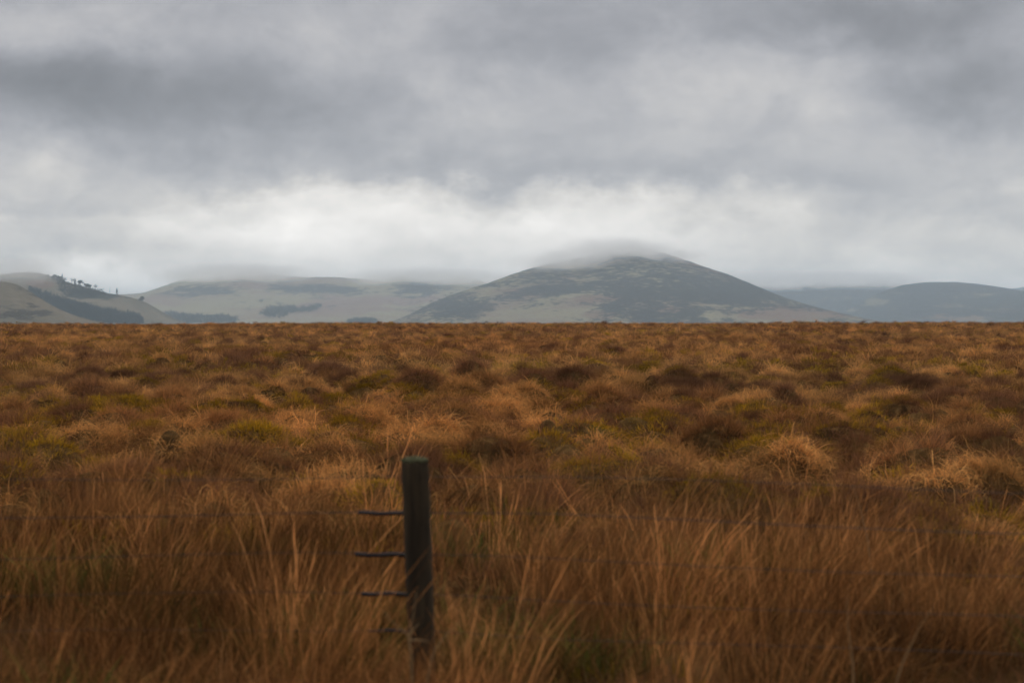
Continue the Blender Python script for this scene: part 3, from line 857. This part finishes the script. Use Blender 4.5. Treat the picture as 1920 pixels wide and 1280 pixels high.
for (px, py, h, w_, k, lb) in ridge:
    x, y_, z = hB.hit(px, 300)   # on the crest line
    Yk = hB.Yc - 6
    x = (px - 960) / FPX * Yk; z = float(hB.h(np.array([x]), np.array([Yk]))[0])
    tree(lb, hB, px, py, h, w_, k, group=GR, loc=(x, Yk, z))
tree('solitary rounded tree on the open grass slope right of the saddle', hB, 266, 569, 15, 6.0, 'round')
tree('small lone tree on the pale slope above the scattered wood', hC, 490, 570, 16, 8, 'round')
BG = 'bushes on the left shoulder of the heather hill'
for (px, h, w_, lb) in [(774, 9, 9, 'low dark bush lowest on the left edge of the heather hill'),
                        (791, 6, 8, 'flat small bush second from the foot of the heather hill edge'),
                        (807, 13, 7, 'tallest dark bush breaking the left skyline of the heather hill'),
                        (822, 6, 7, 'small bush just above the tallest one on the heather hill edge'),
                        (838, 8, 11, 'long dark bush where the heather hill edge flattens'),
                        (848, 9, 10, 'rounded dark bush topmost of the group on the hill edge')]:
    Yk = hD.Yc - 12; x = (px - 960) / FPX * Yk; z = float(hD.h(np.array([x]), np.array([Yk]))[0])
    tree(lb, hD, px, 0, h, w_, 'bush', 'bush', BG, loc=(x, Yk, z))

def inside(poly, x, y):
    c_ = False; j = len(poly) - 1
    for i in range(len(poly)):
        (x1, y1), (x2, y2) = poly[i], poly[j]
        if (y1 > y) != (y2 > y) and x < (x2 - x1) * (y - y1) / (y2 - y1) + x1: c_ = not c_
        j = i
    return c_

def wood(name, hill, poly, n, hts, wr, label, dens=90, leaf=.9, shift=0.0, brown=.3, cone=.7, Yfix=None):
    r = np.random.default_rng(int(poly[0][0] * 3 + n))
    xs = [p[0] for p in poly]; ys = [p[1] for p in poly]
    VV = [[], []]; FF = [[], []]; off = [0, 0]; cnt = 0; tries = 0
    while cnt < n and tries < n * 40:
        tries += 1
        px = r.uniform(min(xs), max(xs)); py = r.uniform(min(ys), max(ys))
        if not inside(poly, px, py): continue
        x, y_, z = hill.hit(px, py)
        h = r.uniform(*hts); w_ = h * r.uniform(*wr)
        if r.random() < cone: pts = conifer_pts(h, w_, dens, r)
        else: pts = round_pts(h * .8, w_ * 1.3, dens, r, 5)
        pts = pts + np.array([x, y_, z])
        V, F = leaf_cloud(pts, leaf, r)
        k = 1 if r.random() < brown else 0
        VV[k].append(V); FF[k].append(F + off[k]); off[k] += len(V); cnt += 1
    V = np.concatenate(VV[0] + VV[1]); F = np.concatenate(FF[0] + [f + off[0] for f in FF[1]])
    me = mesh_np(name, V, F, m_leafdark, False); me.materials.append(m_leafbrown)
    mi = np.zeros(len(F), np.int32); mi[sum(len(f) for f in FF[0]):] = 1
    me.polygons.foreach_set('material_index', mi)
    o = link(name, me); tag(o, label, 'wood', kind='stuff'); return o

wood('conifer_wood', hB, [(54, 543), (75, 549), (100, 557), (125, 566), (150, 573), (182, 581), (225, 588), (262, 595), (270, 603), (268, 610), (225, 610), (175, 604), (125, 590), (85, 570), (56, 552)],
     1000, (9, 14), (.16, .24), 'dark conifer wood running down the valley between the left hills', 120, 1.1, brown=.12, cone=.85)
wood('ridge_scrub', hB, [(78, 513), (100, 520), (125, 529), (165, 541), (204, 551), (190, 556), (160, 562), (140, 560), (122, 556), (112, 545), (107, 530), (92, 518)],
     420, (3.5, 7), (.4, .6), 'dark scrub covering the slope below the ridge trees', 45, .7, brown=.45, cone=.25)
wood('farm_wood', hC, [(298, 599), (312, 592), (322, 591), (345, 595), (380, 597), (430, 599), (446, 604), (440, 609), (298, 609)],
     330, (16, 26), (.25, .4), 'bluish wood around the white farmhouse', 55, 1.9, brown=.25, cone=.5)
wood('slope_wood', hC, [(486, 592), (505, 580), (540, 578), (570, 582), (600, 575), (601, 580), (585, 586), (550, 588), (530, 597), (500, 596)],
     200, (14, 24), (.3, .45), 'scattered blue grey wood on the pale middle slope', 55, 2.0, brown=.3, cone=.4)
wood('valley_wood', hC, [(655, 606), (670, 603), (700, 603), (705, 607), (700, 610), (650, 610)],
     90, (14, 22), (.3, .45), 'thin wood low on the valley floor left of the heather hill', 55, 2.0, brown=.3, cone=.4)

# farmhouse
m_white = simple_mat('white_render', ((.74, .74, .72, 1), (.80, .80, .78, 1), (.68, .68, .66, 1)), .6, .8)
m_slate = simple_mat('slate_roof', ((.16, .165, .18, 1), (.20, .205, .22, 1), (.13, .135, .15, 1)), 1.5, .7)
m_pane = simple_mat('window_glass', ((.03, .035, .04, 1), (.04, .045, .05, 1), (.02, .02, .03, 1)), 1, .15)
hx, hy, hz_ = hC.hit(325, 602.5)
hy -= 25; hz_ = float(hC.h(np.array([hx]), np.array([hy]))[0]) + 8
farm = empty('farmhouse', (hx, hy, hz_ - 1), R(8)); tag(farm, 'small white farmhouse at the edge of the bluish wood', 'house')
def bx(name, lo, hi, mat, parent): return link(name, box_mesh(name, lo, hi, mat), parent)
bx('wall', (-10, -4, -8), (10, 4, 6.0), m_white, farm)
rv = [(-10.5, -4.6, 5.9), (10.5, -4.6, 5.9), (10.5, 4.6, 5.9), (-10.5, 4.6, 5.9), (-10.5, 0, 9.4), (10.5, 0, 9.4)]
me = bpy.data.meshes.new('roof'); me.from_pydata(rv, [], [(0, 1, 5, 4), (2, 3, 4, 5), (0, 4, 3), (1, 2, 5), (0, 3, 2, 1)]); me.materials.append(m_slate)
roof = link('roof', me, farm)
for sx_ in (-8.8, 8.8): bx('chimney', (sx_ - .7, -.6, 8.2), (sx_ + .7, .6, 11), m_white, roof)
for wx_ in (-6.5, -2.5, 2.5, 6.5):
    for wz in (1.0, 3.8): bx('window', (wx_ - .5, -4.05, wz), (wx_ + .5, -3.9, wz + 1.4), m_pane, farm)
bx('door', (-.5, -4.06, 0), (.5, -3.9, 2.1), m_slate, farm)
